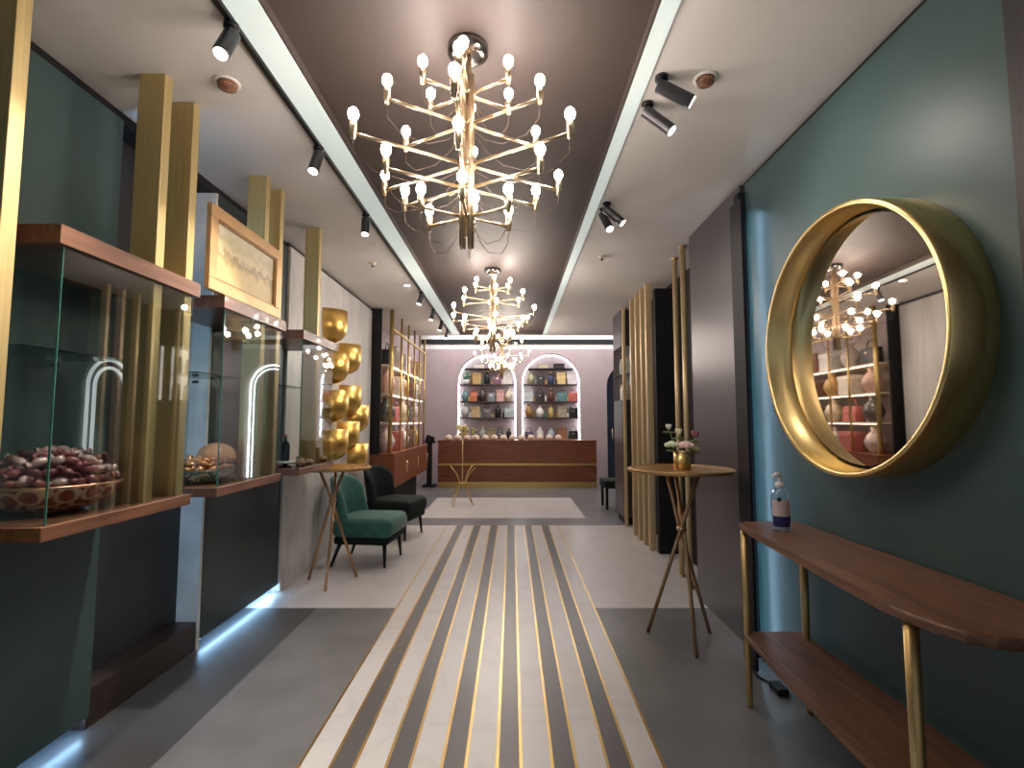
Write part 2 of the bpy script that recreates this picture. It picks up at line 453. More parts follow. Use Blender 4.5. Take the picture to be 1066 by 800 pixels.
bowl(bx2, by2, 1.0585, .165, .07, greencer, colmat('dark green rim', (.05, .09, .07), .3), 'green and cream patterned bowl in the glass case under the framed picture')
cm2 = [candy_mesh('sweet mesh', colmat('copper foil', (.62, .30, .15), .25, .35)), candy_mesh('sweet mesh', colmat('bronze foil', (.42, .20, .11), .3, .35))]
pile(bx2, by2, 1.095, .16, .15, cm2, 'copper foil sweet heaped in the green patterned bowl', 'copper sweets in the green bowl',
     [(.06, .0, 7), (.10, .012, 12), (.13, .042, 16), (.08, .045, 10), (.035, .05, 4), (.115, .072, 12), (.06, .085, 7), (.02, .09, 2)])
b = MB(); b.smooth = True
b.lathe([(.105, 0), (.104, .03), (.092, .062), (.066, .090), (.03, .105), (.0001, .108)], 30)
o = b.build('sweet_dome', colmat('peach gloss', (.52, .28, .17), .15), None, (bx2+.03, by2+.09, 1.165)); tag(o, 'glossy peach dome resting on the copper sweets', 'dome')
# small brown beaker beside the red bowl
t = thing('beaker', 'small amber brown beaker beside the red patterned bowl', 'beaker', (-1.640, 2.190, 1.0585))
b = MB(); b.smooth = True
b.lathe([(.045, 0), (.05, .004), (.058, .11), (.054, .11), (.046, .012), (.0001, .01)], 24).build('beaker_body', colmat('amber glaze', (.34, .13, .05), .2), t)
b = MB(); b.smooth = True
b.lathe([(.060, .105), (.060, .113), (.053, .113), (.053, .105)], 24, caps=False).build('rim', M['brass'], t)

# farthest case: bottle, plates, jars, pastries
def bottle(x, y, z, r, h, m, capm, label, name='bottle', cat='bottle', group=None):
    t = thing(name, label, cat, (x, y, z), 0, group)
    b = MB(); b.smooth = True
    b.lathe([(r*.9, 0), (r, .006), (r, h*.55), (r*.8, h*.66), (r*.38, h*.74), (r*.36, h*.9), (.0001, h*.9)], 18).build('bottle_body', m, t)
    b = MB(); b.smooth = True
    b.lathe([(r*.45, h*.88), (r*.45, h), (.0001, h)], 14).build('cap', capm, t)
    return t
z3 = 1.0585
bt = bottle(-1.66, 3.69, z3+.045, .028, .20, colmat('black bottle', (.015, .012, .014), .15), colmat('pink cap', (.60, .30, .30), .4), 'dark bottle with a pink cap in the farthest glass case')
t = thing('cake_stand', 'black and white banded cake stand under the dark bottle', 'cake stand', (-1.66, 3.69, z3))
b = MB(); b.smooth = True; b.lathe([(.05, 0), (.05, .008), (.016, .014), (.016, .026), (.075, .03), (.075, .034), (.0001, .034)], 26).build('stand', colmat('black glaze', (.015, .014, .015), .2), t)
b = MB(); b.smooth = True; b.lathe([(.072, .0342), (.074, .0445), (.0001, .0445)], 26).build('plate', M['white'], t)
def jar(x, y, z, r, h, m, lidm, label, name='jar'):
    t = thing(name, label, 'jar', (x, y, z))
    b = MB(); b.smooth = True
    b.lathe([(r*.85, 0), (r, .008), (r, h*.7), (r*.8, h*.8), (r*.8, h*.84), (.0001, h*.84)], 18).build('jar_body', m, t)
    b = MB(); b.smooth = True
    b.lathe([(r*.86, h*.84), (r*.86, h*.93), (r*.2, h*.96), (r*.2, h), (.0001, h)], 16).build('lid', lidm, t)
    return t
jar(-1.60, 3.80, z3, .030, .075, M['cream'], colmat('plum lid', (.14, .03, .04), .3), 'small cream jar with a plum lid beside the cake stand')
jar(-1.60, 3.97, z3, .045, .17, colmat('honey glass', (.42, .25, .08), .15), M['brass'], 'tall honey coloured jar in the farthest glass case')
jar(-1.60, 4.09, z3, .040, .14, colmat('olive glass', (.24, .19, .07), .15), M['brass'], 'olive coloured jar next to the tall honey jar')
def pastry(x, y, z, col, label):
    t = thing('pastry', label, 'pastry', (x, y, z))
    b = MB(); b.smooth = True; b.lathe([(.022, 0), (.032, .022), (.0001, .022)], 14).build('paper_cup', colmat('dark paper cup', (.10, .02, .02), .6), t)
    b = MB(); b.smooth = True; b.ball((0, 0, .03), .031, 1, 1, .75, 14).build('bun', colmat('bun %s' % label[:12], col, .5), t)
pastry(-1.555, 3.72, z3, (.62, .30, .20), 'pink iced pastry in front of the cake stand')
pastry(-1.545, 3.835, z3, (.70, .50, .38), 'pale pastry beside the single gold post')
pastry(-1.56, 4.165, z3, (.72, .55, .32), 'golden pastry at the far end of the farthest case')

# ------------------------------------------------------------------ wall shells on the marble
def shell_mesh():
    b = MB(); b.smooth = True
    R = .185
    prof = [(.02, -.20), (.08, -.19), (.14, -.155), (.175, -.10), (R, -.04), (R, .13), (.178, .13), (.176, -.04), (.165, -.095), (.13, -.145), (.07, -.178), (.02, -.188)]
    b.lathe(prof, 20, a0=-PI/2, a1=PI/2, caps=False)
    o = b.build('shell mesh', M['goldshell']); me = o.data; bpy.data.objects.remove(o); return me
M['goldshell'] = mat('leaf gold', (.78, .50, .14), .34, .9, var=.2, scale=9)
sm = shell_mesh()
shells = [(5.12, 2.40, 'topmost gold shell on the marble wall'), (5.62, 2.12, 'gold shell below and beyond the topmost one on the marble wall'),
          (5.20, 1.98, 'gold shell seen just above the farthest glass case'), (5.66, 1.66, 'gold shell of the far column, second from its top'),
          (5.22, 1.58, 'gold shell of the near column, third from its top'), (5.62, 1.26, 'gold shell of the far column, third from its top'),
          (5.24, 1.18, 'lowest gold shell of the near column'), (5.98, 1.45, 'gold shell nearest the far edge of the marble wall'), (5.98, 1.0, 'lowest gold shell, above the teal chair back')]
for y, z, lab in shells:
    o = link('wall_shell', sm, None, (-1.8995, y, z)); tag(o, lab, 'wall ornament', 'gold shells on the marble wall')

# ------------------------------------------------------------------ chandeliers
def chandelier(x, y, label):
    root = thing('chandelier', label, 'chandelier', (x, y, CZ))
    top = RZ-CZ
    b = MB(); b.smooth = True
    b.lathe([(.0001, top-.001), (.085, top-.001), (.085, top-.03), (.05, top-.05), (.0001, top-.05)], 28).build('canopy', M['chrome'], root)
    b = MB(); b.smooth = True
    b.lathe([(.017, -.78), (.017, top-.04)], 16); b.build('rod', M['brass'], root)
    b = MB(); b.smooth = True
    for k_ in range(4):
        a = PI/4+k_*PI/2
        b.lathe([(.0001, -.83), (.012, -.825), (.012, -.10), (.0001, -.095)], 10, (.024*math.cos(a), .024*math.sin(a), 0))
    b.build('tube_bundle', M['brass'], root)
    tiers = [(.197, 1.43), (.337, 1.30), (.46, 1.127), (.337, 1.026), (.197, .905)]
    for ti, (r, zb) in enumerate(tiers):
        z = zb+1.4-CZ-.075          # arm height below the soffit level
        am = MB(); am.smooth = True
        am.tube([(.02, 0, 0), (r+.008, 0, 0)], .0065, 8); am.tube([(.017, 0, 0), (.034, 0, 0)], .011, 8)
        amesh = am.build('arm mesh', M['brass']).data
        sm_ = MB(); sm_.smooth = True
        sm_.lathe([(.0001, -.022), (.009, -.020), (.009, -.004), (.0135, .0), (.0135, .046), (.0001, .046)], 12, (r, 0, 0)); smesh = sm_.build('socket mesh', M['brass']).data
        bm_ = MB(); bm_.smooth = True
        bm_.lathe([(.0085, .046), (.010, .051), (.017, .061), (.0195, .073), (.017, .086), (.009, .095), (.0001, .098)], 14, (r, 0, 0)); bmesh_ = bm_.build('bulb mesh', M['bulb']).data
        wm = MB(); wm.smooth = True
        wm.tube([(r, 0, -.020), (r-.004, 0, -.075), (r*.82, 0, -.125), (r*.5, 0, -.13), (.2*r+.02, 0, -.09), (.028, 0, -.03)], .0015, 5); wmesh = wm.build('wire mesh', M['wire']).data
        for k_ in range(6):
            a = PI/6+k_*PI/3
            arm = link('arm', amesh, root, (0, 0, z), (0, 0, a))
            link('socket', smesh, arm); link('bulb', bmesh_, arm); link('wire', wmesh, arm)
    for o in list(COL.objects):
        if o.name.endswith(' mesh') or ' mesh.' in o.name: bpy.data.objects.remove(o)
    return root
M['chrome'] = mat('dark nickel', (.25, .22, .21), .2, 1.)
M['wire'] = mat('thin brown wire', (.12, .08, .06), .5)
ch = chandelier(-.185, 1.99, 'largest and nearest gold chandelier of thirty lit bulbs on the brown ceiling')
dup(ch, (-.20, 5.08, CZ), .12, 'middle of the three gold chandeliers, hanging beyond the nearest one')
dup(ch, (-.17, 8.15, CZ), .3, 'farthest gold chandelier, hanging before the two lit arches')

# ------------------------------------------------------------------ track lights, spots, ceiling fittings
tag(boxo(-1.082, -1.058, Y0, 8.6, CZ-.022, CZ-.0085+.008, .002).build('track_rail', M['blackmetal']), 'long black lighting track on the left white ceiling', 'track')
def spot(x, y, z, d, L, label, group, lens=True, name='spotlight', r=.030, power=0):
    d = Vector(d).normalized()
    t = thing(name, label, 'spotlight', (x, y, z), 0, group)
    b = MB(); b.smooth = True; b.lathe([(.028, 0), (.028, -.018), (.0001, -.018)], 16); b.lathe([(.007, -.018), (.007, -.05)], 8).build('mount', M['blackmetal'], t)
    p0 = Vector((0, 0, -.05))-d*.02; p1 = p0+d*L
    b = MB(); b.smooth = False; b.tube([p0, p0+d*.005, p1-d*.004, p1], [r*.85, r, r, r*.93], 20).build('lamp_body', M['spotbody'], t)
    b = MB(); b.smooth = True; b.tube([p1+d*.0005, p1+d*.003], r*.80, 18).build('lens', M['lens'] if lens else M['greymetal'], t)
    if power:
        ld = bpy.data.lights.new('spot beam', 'SPOT'); ld.energy = power; ld.color = (1, .90, .80); ld.spot_size = math.radians(88); ld.spot_blend = 1; ld.shadow_soft_size = .03
        lo = link('spot_beam', ld, t); lo.location = p1+d*.02; lo.rotation_euler = d.to_track_quat('-Z', 'Y').to_euler()
    return t
M['spotbody'] = mat('spot housing', (.05, .05, .055), .3, .6)
zt = CZ-.022
names = ['nearest', 'second', 'third', 'fourth', 'fifth', 'sixth', 'farthest']
for i, (y, d) in enumerate(((1.80, (-.10, -.42, -1)), (2.66, (-.12, -.32, -1)), (3.56, (.02, -.2, -1)), (5.8, (-.25, -.2, -1)), (6.7, (-.3, -.1, -1)), (7.5, (-.3, -.1, -1)), (8.2, (-.3, -.1, -1)))):
    spot(-1.07, y, zt, d, .13 if i < 3 else .12, 'black cylinder spotlight on the left ceiling track, %s from the front' % names[i], 'track spotlights', power=((120, 120, 50)[i] if i < 3 else 20))
for (x, y, d, lab) in ((.665, 2.12, (.62, -.02, -.34), 'upper black ribbed spotlight of the near pair by the smoke detector'),
                       (.655, 2.31, (.46, -.12, -.46), 'lower black ribbed spotlight of the near pair by the smoke detector'),
                       (.668, 3.42, (.42, -.10, -.42), 'black spotlight of the far ceiling pair leaning to the right wall'),
                       (.660, 3.52, (.12, -.26, -.46), 'black spotlight of the far ceiling pair leaning to the front')):
    spot(x, y, CZ, d, .17, lab, 'paired ceiling spotlights', lens=True, power=9)
def detector(x, y, r, label, big=True):
    t = thing('smoke_detector', label, 'smoke detector' if big else 'sprinkler', (x, y, CZ))
    b = MB(); b.smooth = True; b.lathe([(.0001, 0), (r*1.15, 0), (r*1.15, -.006), (r, -.008), (.0001, -.008)], 24).build('base', M['white'], t)
    b = MB(); b.smooth = True; b.lathe([(r*.9, -.008), (r*.8, -.028), (r*.45, -.038), (.0001, -.04)], 20).build('cap', M['detector'], t)
    return t
M['detector'] = pattern_mat('brown grille', (.05, .02, .012), (.32, .15, .09), (.10, .04, .02), 60, .5)
detector(-1.29, 2.16, .048, 'round brown ceiling detector beside the nearest track spotlight')
detector(.865, 2.13, .045, 'round brown ceiling detector right of the near pair of spotlights')
for (x, y, lab) in ((.84, 4.57, 'small sprinkler head on the right white ceiling'), (-1.36, 4.77, 'small sprinkler head on the left white ceiling')):
    t = thing('sprinkler', lab, 'sprinkler', (x, y, CZ))
    b = MB(); b.smooth = True; b.lathe([(.0001, 0), (.035, 0), (.03, -.008), (.0001, -.008)], 18).build('rosette', M['cream'], t)
    b = MB(); b.smooth = True; b.lathe([(.006, -.008), (.006, -.03), (.018, -.032), (.018, -.035), (.0001, -.035)], 12).build('deflector', M['chrome'], t)
t = thing('downlight', 'small lit recessed downlight on the left white ceiling', 'downlight', (-1.19, 5.57, CZ))
b = MB(); b.smooth = True; b.lathe([(.045, 0), (.045, -.005), (.034, -.005), (.034, 0)], 20, caps=False).build('bezel', M['white'], t)
b = MB(); b.smooth = True; b.lathe([(.0001, -.003), (.033, -.003), (.033, -.0005), (.0001, -.0005)], 20).build('lens', M['lens'], t)

# ------------------------------------------------------------------ LED glow lines
def led(x, y, z0, z1, label, m='ledblue'):
    b = MB(); b.smooth = True
    tag(b.lathe([(.005, z0), (.005, z1)], 8, (x, y, 0)).build('light_strip', M[m]), label, 'light strip')
led(1.412, 2.992, .05, 2.68, 'vertical cool light strip beside the black uprights on the right', 'ledteal')
led(-1.972, 2.385, .20, 2.80, 'vertical cool light strip in the dark slot between the green left panels')
b = MB(); b.smooth = True; b.tube([(-1.945, 3.2, .050), (-1.945, 4.18, .050)], .006, 6)
tag(b.build('light_strip', M['ledblue']), 'cool light strip at the foot of the far green left panel', 'light strip')

b = MB(); b.smooth = True; b.tube([(-1.945, .5, .050), (-1.945, 2.36, .050)], .006, 6)
tag(b.build('light_strip', M['ledblue']), 'cool light strip at the foot of the near green left panel', 'light strip')

# ------------------------------------------------------------------ round mirror
t = thing('round_mirror', 'large round mirror in a deep gold drum frame on the green wall', 'mirror', (XR, 2.035, 1.725))
R1 = .553; dep = .150
b = MB(); b.smooth = True
b.lathe([(R1, -.001), (R1, -dep+.006), (R1-.005, -dep), (R1-.017, -dep), (R1-.022, -dep+.006), (R1-.022, -.085), (R1-.034, -.080), (R1-.034, -.001)], 96, axis='x', caps=False)
fr = b.build('frame', M['goldring'], t)
b = MB(); b.smooth = False
b.lathe([(.0001, -.055), (R1-.048, -.055), (R1-.048, -.045), (.0001, -.045)], 96, axis='x').build('mirror_glass', M['mirror'], t, rot=(0, 0, math.radians(-2.1)))

# ------------------------------------------------------------------ console table
t = thing('console_table', 'walnut console table with a lower shelf and gold legs under the round mirror', 'table', (1.27, 1.9, 0))
def cpts(pts): return [(x-1.27, y-1.9) for x, y in pts]
top = [(1.462, 2.60), (1.20, 2.60), (1.155, 2.585), (1.132, 2.54), (1.122, 2.40), (1.105, 2.15), (1.082, 1.85), (1.066, 1.60), (1.060, 1.47), (1.060, 1.38), (1.074, 1.31), (1.104, 1.255), (1.150, 1.222), (1.22, 1.205), (1.30, 1.20), (1.462, 1.20)]
b = MB(); b.prism(cpts(top), .855, .887, bev=.012).build('top', M['walnuty'], t)
shelf = [(1.445, 2.575), (1.17, 2.575), (1.145, 2.55), (1.12, 2.2), (1.10, 1.7), (1.095, 1.40), (1.11, 1.28), (1.16, 1.21), (1.25, 1.19), (1.445, 1.19)]
b = MB(); b.prism(cpts(shelf), .325, .352, bev=.010).build('shelf', M['walnuty'], t)
for x, y in ((1.166, 2.555), (1.425, 2.50), (1.094, 1.415), (1.425, 1.26)):
    b = MB(); b.smooth = True
    b.lathe([(.0145, 0), (.0145, .01), (.0175, .4), (.0185, .853), (.0001, .853)], 16, (x-1.27, y-1.9, 0)).build('leg', M['goldleg'] if 'goldleg' in M else M.setdefault('goldleg', mat('satin gold leg', (.52, .36, .15), .38, .85)), t)
# sanitizer bottle
pb = t = thing('pump_bottle', 'clear pump bottle of gel with a pink and navy label on the console', 'bottle', (1.262, 2.385, .8875))
b = MB(); b.smooth = True
b.lathe([(.034, 0), (.037, .004), (.037, .135), (.030, .155), (.014, .168), (.014, .175), (.0001, .175)], 24).build('bottle_body', glass('bottle plastic', (.93, .95, .98), .05, .4), t)
b = MB(); b.smooth = True
b.lathe([(.032, .003), (.0335, .006), (.0335, .05), (.0001, .05)], 24).build('gel', mat('clear blue gel', (.62, .70, .78), .1), t)
b = MB(); b.smooth = True
lb = b.lathe([(.0376, .060), (.0376, .125)], 18, caps=False, a0=-PI*.95, a1=-PI*.25).build('label', colmat('pink label', (.62, .48, .46), .5), t)
b = MB(); b.smooth = True
b.lathe([(.0378, .018), (.0378, .060)], 18, caps=False, a0=-PI*.95, a1=-PI*.25).build('label_band', colmat('navy label', (.02, .015, .10), .4), t)
b = MB(); b.smooth = True; b.ball((-.02, -.031, .128), .010, 1, .5, 1, 10).build('label_emblem', colmat('black mark', (.01, .01, .012), .4), t)
b = MB(); b.smooth = True
b.lathe([(.017, .172), (.017, .192), (.006, .194), (.006, .225), (.0001, .225)], 16); b.tube([(.0, 0, .222), (-.022, -.012, .226), (-.038, -.02, .218)], [.011, .008, .006], 10)
b.build('pump', colmat('white pump', (.75, .72, .68), .4), t)

pb.scale = (1.12, 1.12, 1.15)
# ------------------------------------------------------------------ gold bar tables
def bar_table(loc, rz, label, R=.335, H=1.09):
    t = thing('bar_table', label, 'table', loc, rz, 'round gold bar tables')
    b = MB(); b.smooth = False
    b.lathe([(.0001, H-.022), (R-.004, H-.022), (R, H-.018), (R, H-.004), (R-.006, H), (R-.03, H), (R-.034, H-.004), (.0001, H-.004)], 64).build('table_top', M['goldtop'], t)
    zc = .70
    for k_ in range(3):
        a = k_*2*PI/3
        f_ = Vector((.235*math.cos(a), .235*math.sin(a), 0)); cpt = Vector((.016*math.cos(a+PI/2), .016*math.sin(a+PI/2), zc)); tp = Vector((-.12*math.cos(a), -.12*math.sin(a), H-.022))
        b = MB(); b.smooth = True
        b.tube([f_, f_+(cpt-f_)*.5, cpt, tp], .0125, 12).build('leg', M['tableleg'], t)
    b = MB(); b.smooth = True; b.lathe([(.032, zc-.012), (.032, zc+.012)], 18).build('collar', M['tableleg'], t)
    b = MB(); b.smooth = True; b.lathe([(.15, H-.030), (.15, H-.022)], 24).build('plate', M['tableleg'], t)
    return t
M['tableleg'] = mat('rose gold tube', (.50, .30, .16), .3, .9)
bar_table((1.10, 3.30, 0), math.radians(-92), 'round gold bar table on crossed legs beside the charcoal wall panel, with the flower vase', .335, 1.09)
bar_table((-1.572, 4.44, 0), math.radians(-80), 'round gold bar table in front of the teal chair, by the marble wall', .318, .995)

# vase and flowers on the right bar table
vx, vy, vz = 1.105, 3.27, 1.0865
t = thing('vase', 'gold cylinder vase on the round table beside the charcoal panel', 'vase', (vx, vy, vz))
b = MB(); b.smooth = True; b.lathe([(.050, 0), (.054, .004), (.054, .115), (.049, .115), (.049, .012), (.0001, .01)], 28).build('vase_body', M['gold'], t)
b = MB(); b.smooth = True; b.lathe([(.0555, .108), (.0555, .118), (.049, .118), (.049, .108)], 28, caps=False).build('rim', M['brass'], t)
def flower(dx, dy, h, r, col, label, kind):
    r *= 1.35
    t = thing('flower', label, 'flower', (vx+dx*.35, vy+dy*.35, vz+.012), 0, 'flowers in the gold vase')
    e = Vector((dx*.9, dy*.9, h))
    b = MB(); b.smooth = True; b.tube([(0, 0, 0), (dx*.3, dy*.3, h*.5), e], .003, 6).build('stem', colmat('stem green', (.10, .18, .05), .5), t)
    b = MB(); b.smooth = True
    if kind == 'rose':
        for q in range(3):
            for k_ in range(5+q):
                a = 2*PI*k_/(5+q)+q; rr = r*(.15+.32*q)
                b.ball((e.x+rr*math.cos(a), e.y+rr*math.sin(a), e.z-.006*q+.01), r*.42, 1, 1, .9, 8)
    else:
        for k_ in range(5):
            a = 2*PI*k_/5
            b.ball((e.x+r*.35*math.cos(a), e.y+r*.35*math.sin(a), e.z+r*.35), r*.5, .6, .6, 1.5, 8, Matrix.Rotation(.4, 3, Vector((-math.sin(a), math.cos(a), 0))).to_4x4())
    b.build('bloom', colmat('petal '+label[:10], col, .6), t)
    b = MB(); b.smooth = True
    b.ball((e.x-.018, e.y-.01, e.z-r*.9), .018, 1.4, .5, .35, 8); b.ball((e.x+.02, e.y+.006, e.z-r), .018, 1.4, .5, .35, 8)
    b.build('leaf', colmat('leaf green', (.16, .24, .08), .5), t)
flower(.012, -.02, .142, .036, (.80, .58, .56), 'pale pink rose at the front of the gold vase', 'rose')
flower(-.055, -.01, .145, .030, (.62, .70, .50), 'pale green white bloom drooping at the left of the gold vase', 'rose')
flower(-.008, .02, .215, .024, (.72, .70, .42), 'tall cream yellow bud above the gold vase', 'bud')
flower(-.062, .015, .25, .020, (.78, .76, .70), 'white pointed bud at the upper left of the gold vase', 'bud')
flower(.062, .0, .12, .022, (.50, .48, .24), 'small olive bloom at the right of the gold vase', 'rose')
flower(.075, .01, .20, .026, (.30, .11, .12), 'dark red bloom standing right of the tall bud', 'bud')

# ------------------------------------------------------------------ gold poles and slats on the right
for y, x, lab in ((4.42, 1.535, 'gold floor to ceiling pole nearest the charcoal wall panel'), (4.30, 1.50, 'gold floor to ceiling pole touching the charcoal wall panel edge')):
    t = thing('gold_pole', lab, 'pole', (x, y, 0), 0, 'gold poles')
    if x == 1.535: t.location.y = 4.62
    b = MB(); b.smooth = True; b.lathe([(.024, .012), (.024, CZ-.012)], 18).build('pole', M['goldpale'], t)
    b = MB(); b.smooth = True; b.lathe([(.034, 0), (.034, .012)], 18); b.lathe([(.034, CZ-.012), (.034, CZ-.0005)], 18); b.build('flange', M['brass'], t)
for i, y in enumerate((5.50, 5.72, 5.96, 6.22)):
    tag(boxo(1.49, 1.56, y, y+.045, 0, CZ-.001, .003).build('gold_upright', M['goldpale']),
        'flat gold ceiling high upright, %s from the front of the right side row' % ordn[i], 'upright', 'gold uprights before the dark recess')
tag(boxo(1.50, 1.54, 6.72, 6.76, 0, CZ-.001, .003).build('gold_upright', M['goldpale']), 'thin gold upright standing against the dark display tower', 'upright')

# dark display tower
t = thing('display_tower', 'tall dark cabinet with a lit display niche behind the gold slats', 'cabinet', (1.64, 6.95, 0))
boxo(-.14, .14, -.15, .4, .10, 1.68, .004).build('lower_body', M['charcoal'], t)
boxo(-.10, .13, -.12, .38, 0, .10).build('plinth', M['black'], t)
boxo(-.14, .14, -.15, .4, 2.42, CZ-.002, .004).build('upper_body', M['charcoal'], t)
boxo(.10, .14, -.15, .4, 1.68, 2.42).build('niche_back', emit('lit niche panel', (1, .86, .78), 1.1), t)
boxo(.0, .10, -.15, -.13, 1.6805, 2.4195).build('niche_side', M['charcoal'], t)
boxo(-.14, -.0005, -.145, -.139, 1.6805, 2.4195).build('niche_glass', M['glass'], t)
boxo(-.14, .10, .38, .4, 1.68, 2.42).build('niche_side', M['charcoal'], t)
boxo(-.135, .10, -.13, .38, 2.04, 2.05).build('niche_shelf', M['glassshelf'], t)
for (yy, zz, col, lab) in ((6.88, 1.6805, (.62, .45, .38), 'peach jar low in the lit niche of the dark tower'), (7.12, 1.6805, (.75, .72, .68), 'white jar low in the lit niche of the dark tower'),
                           (6.90, 2.0505, (.70, .66, .60), 'ivory jar on the glass shelf of the lit niche'), (7.14, 2.0505, (.40, .36, .33), 'grey jar on the glass shelf of the lit niche')):
    jar(1.60, yy, zz, .055, .24, colmat('niche '+lab[:6], col, .4), M['brass'], lab)
# black bench behind the tower
t = thing('bench', 'low black bench in front of the navy arched door', 'bench', (1.72, 8.2, 0))
boxo(-.26, .30, -.25, .25, .33, .45, .02, True).build('seat', M['velvetdark'], t)
for x_ in (-.22, .26):
    for y_ in (-.20, .20): boxo(x_-.02, x_+.02, y_-.02, y_+.02, 0, .33).build('leg', M['blackmetal'], t)

# ------------------------------------------------------------------ chairs
def chair(loc, rz, velvet, label):
    t = thing('lounge_chair', label, 'chair', loc, rz, 'velvet lounge chairs')
    # faces +x
    b = MB(); b.smooth = True; b.box(-.29, .30, -.29, .29, .27, .46, .07, 5); b.build('seat', velvet, t)
    b = MB(); b.smooth = True; b.box(-.27, .27, -.27, .27, .21, .29, .03, 3); b.build('seat_base', M['velvetdark'], t)
    # wrap-around back: arc of thick shell, rounded upper corners
    b = MB(); b.smooth = True
    n, mth = 18, 9
    def P(u, v, off):
        a = -1.15+2.3*u                       # around
        hgt = .40+v*(.44*(1-.30*abs(2*u-1)**4))
        lean = -.07*v
        r = .34+off
        return (-.02-(r*math.cos(a))*.98+lean+.01, r*1.0*math.sin(a), hgt)
    grids = []
    for off in (0, -.085):
        grids.append([[b.bm.verts.new(P(i/n, j/mth, off*(1-.35*(j/mth)**3))) for j in range(mth+1)] for i in range(n+1)])
    A, B = grids
    fs = []
    for i in range(n):
        for j in range(mth):
            fs.append(b.bm.faces.new((A[i][j], A[i+1][j], A[i+1][j+1], A[i][j+1])))
            fs.append(b.bm.faces.new((B[i][j+1], B[i+1][j+1], B[i+1][j], B[i][j])))
        fs.append(b.bm.faces.new((A[i][mth], A[i+1][mth], B[i+1][mth], B[i][mth])))
        fs.append(b.bm.faces.new((B[i][0], B[i+1][0], A[i+1][0], A[i][0])))
    for j in range(mth):
        fs.append(b.bm.faces.new((A[0][j], A[0][j+1], B[0][j+1], B[0][j])))
        fs.append(b.bm.faces.new((A[n][j+1], A[n][j], B[n][j], B[n][j+1])))
    b._tag(fs)
    bo = b.build('backrest', velvet, t)
    md = bo.modifiers.new('soft', 'SUBSURF'); md.levels = 1; md.render_levels = 1
    for sx in (1, -1):
        for sy in (1, -1):
            b = MB(); b.smooth = True
            b.tube([(.22*sx, .21*sy, .22), ((.235 if sx > 0 else .30)*sx, .235*sy, 0.)], [.021, .012], 12).build('leg', M['blackmetal'], t)
    return t
chair((-1.42, 5.12, 0), math.radians(-6), M['velvet'], 'teal velvet lounge chair with black legs by the marble wall')
chair((-1.42, 6.22, 0), math.radians(-14), M['velvetdark'], 'black green lounge chair behind the teal chair')

# ------------------------------------------------------------------ left far shelving
t = thing('wall_cabinet', 'long low walnut cabinet under the gold pole shelves at far left', 'cabinet', (-1.9, 8.15, 0))
boxo(-.29, .30, -1.38, 1.30, .48, .93, .004).build('body', M['walnutx'], t)
boxo(-.295, .31, -1.39, 1.31, .931, .955, .004).build('worktop', M['walnutx'], t)
boxo(-.29, .12, -1.25, 1.25, 0, .48).build('plinth', M['black'], t)
for k_ in range(3):
    d = boxo(.301, .312, -1.36+k_*.885, -.49+k_*.885, .50, .92, .002).build('door', M['walnutx'], t)
    b = MB(); b.smooth = True; b.tube([(.322, -.56+k_*.885, .62), (.322, -.56+k_*.885, .80)], .007, 8).build('handle', M['brass'], d)
t = thing('shelf_frame', 'gold pole shelving frame standing on the long low walnut cabinet', 'shelving', (-1.9, 8.15, .9555))
for yy, r in ((-1.32, .030), (-.70, .016), (-.20, .016), (.30, .016), (.78, .016), (1.26, .018)):
    b = MB(); b.smooth = True; b.lathe([(r, 0), (r, CZ-.957)], 14, (.24, yy, 0)).build('pole', M['gold'], t)
b = MB(); b.box(.225, .255, -1.30, 1.25, 1.70, 1.73); b.build('top_rail', M['gold'], t)
for z_ in (.40, .80, 1.20): boxo(-.28, .225, -1.30, 1.26, z_, z_+.022).build('shelf_board', M['cream'], t); boxo(.19, .21, -1.25, 1.22, z_-.008, z_-.0005).build('added_shelf_glow', M['warmfill'], t)  # glow strips added under the boards to brighten and warm the shelves
boxo(-.285, .12, -1.40, -1.375, -.0, CZ-.958).build('side_panel', M['black'], t)
boxo(-.295, -.285, -1.32, 1.28, .01, 1.75).build('back_panel', mat('pale rose panel', (.42, .35, .32), .5), t)

def bag(x, y, z, w, d, h, col, label, ry=0):
    t = thing('handbag', label, 'handbag', (x, y, z), ry)
    m = colmat('bag '+str(tuple(round(v, 3) for v in col)), col, .4)
    b = MB(); b.smooth = True
    b.prism([(-w/2, 0), (w/2, 0), (w*.42, h*.66), (-w*.42, h*.66)], -d/2, d/2, 'xz', .012).build('bag_body', m, t)
    b = MB(); b.smooth = True
    b.tube([(w*.26*math.cos(PI*k_/10), 0, h*.655+h*.33*math.sin(PI*k_/10)) for k_ in range(11)], .008, 6).build('handle', m, t)
    b = MB(); b.box(-.02, .02, -d/2-.006, -d/2+.002, h*.42, h*.5).build('clasp', M['brass'], t)
def gbox(x, y, z, w, d, h, col, lidc, label, ry=0):
    t = thing('gift_box', label, 'box', (x, y, z), ry)
    boxo(-w/2, w/2, -d/2, d/2, 0, h*.78, .004).build('box_body', colmat('box '+str(col), col, .5), t)
    boxo(-w/2-.005, w/2+.005, -d/2-.005, d/2+.005, h*.78+.0005, h, .004).build('lid', colmat('box '+str(lidc), lidc, .5), t)
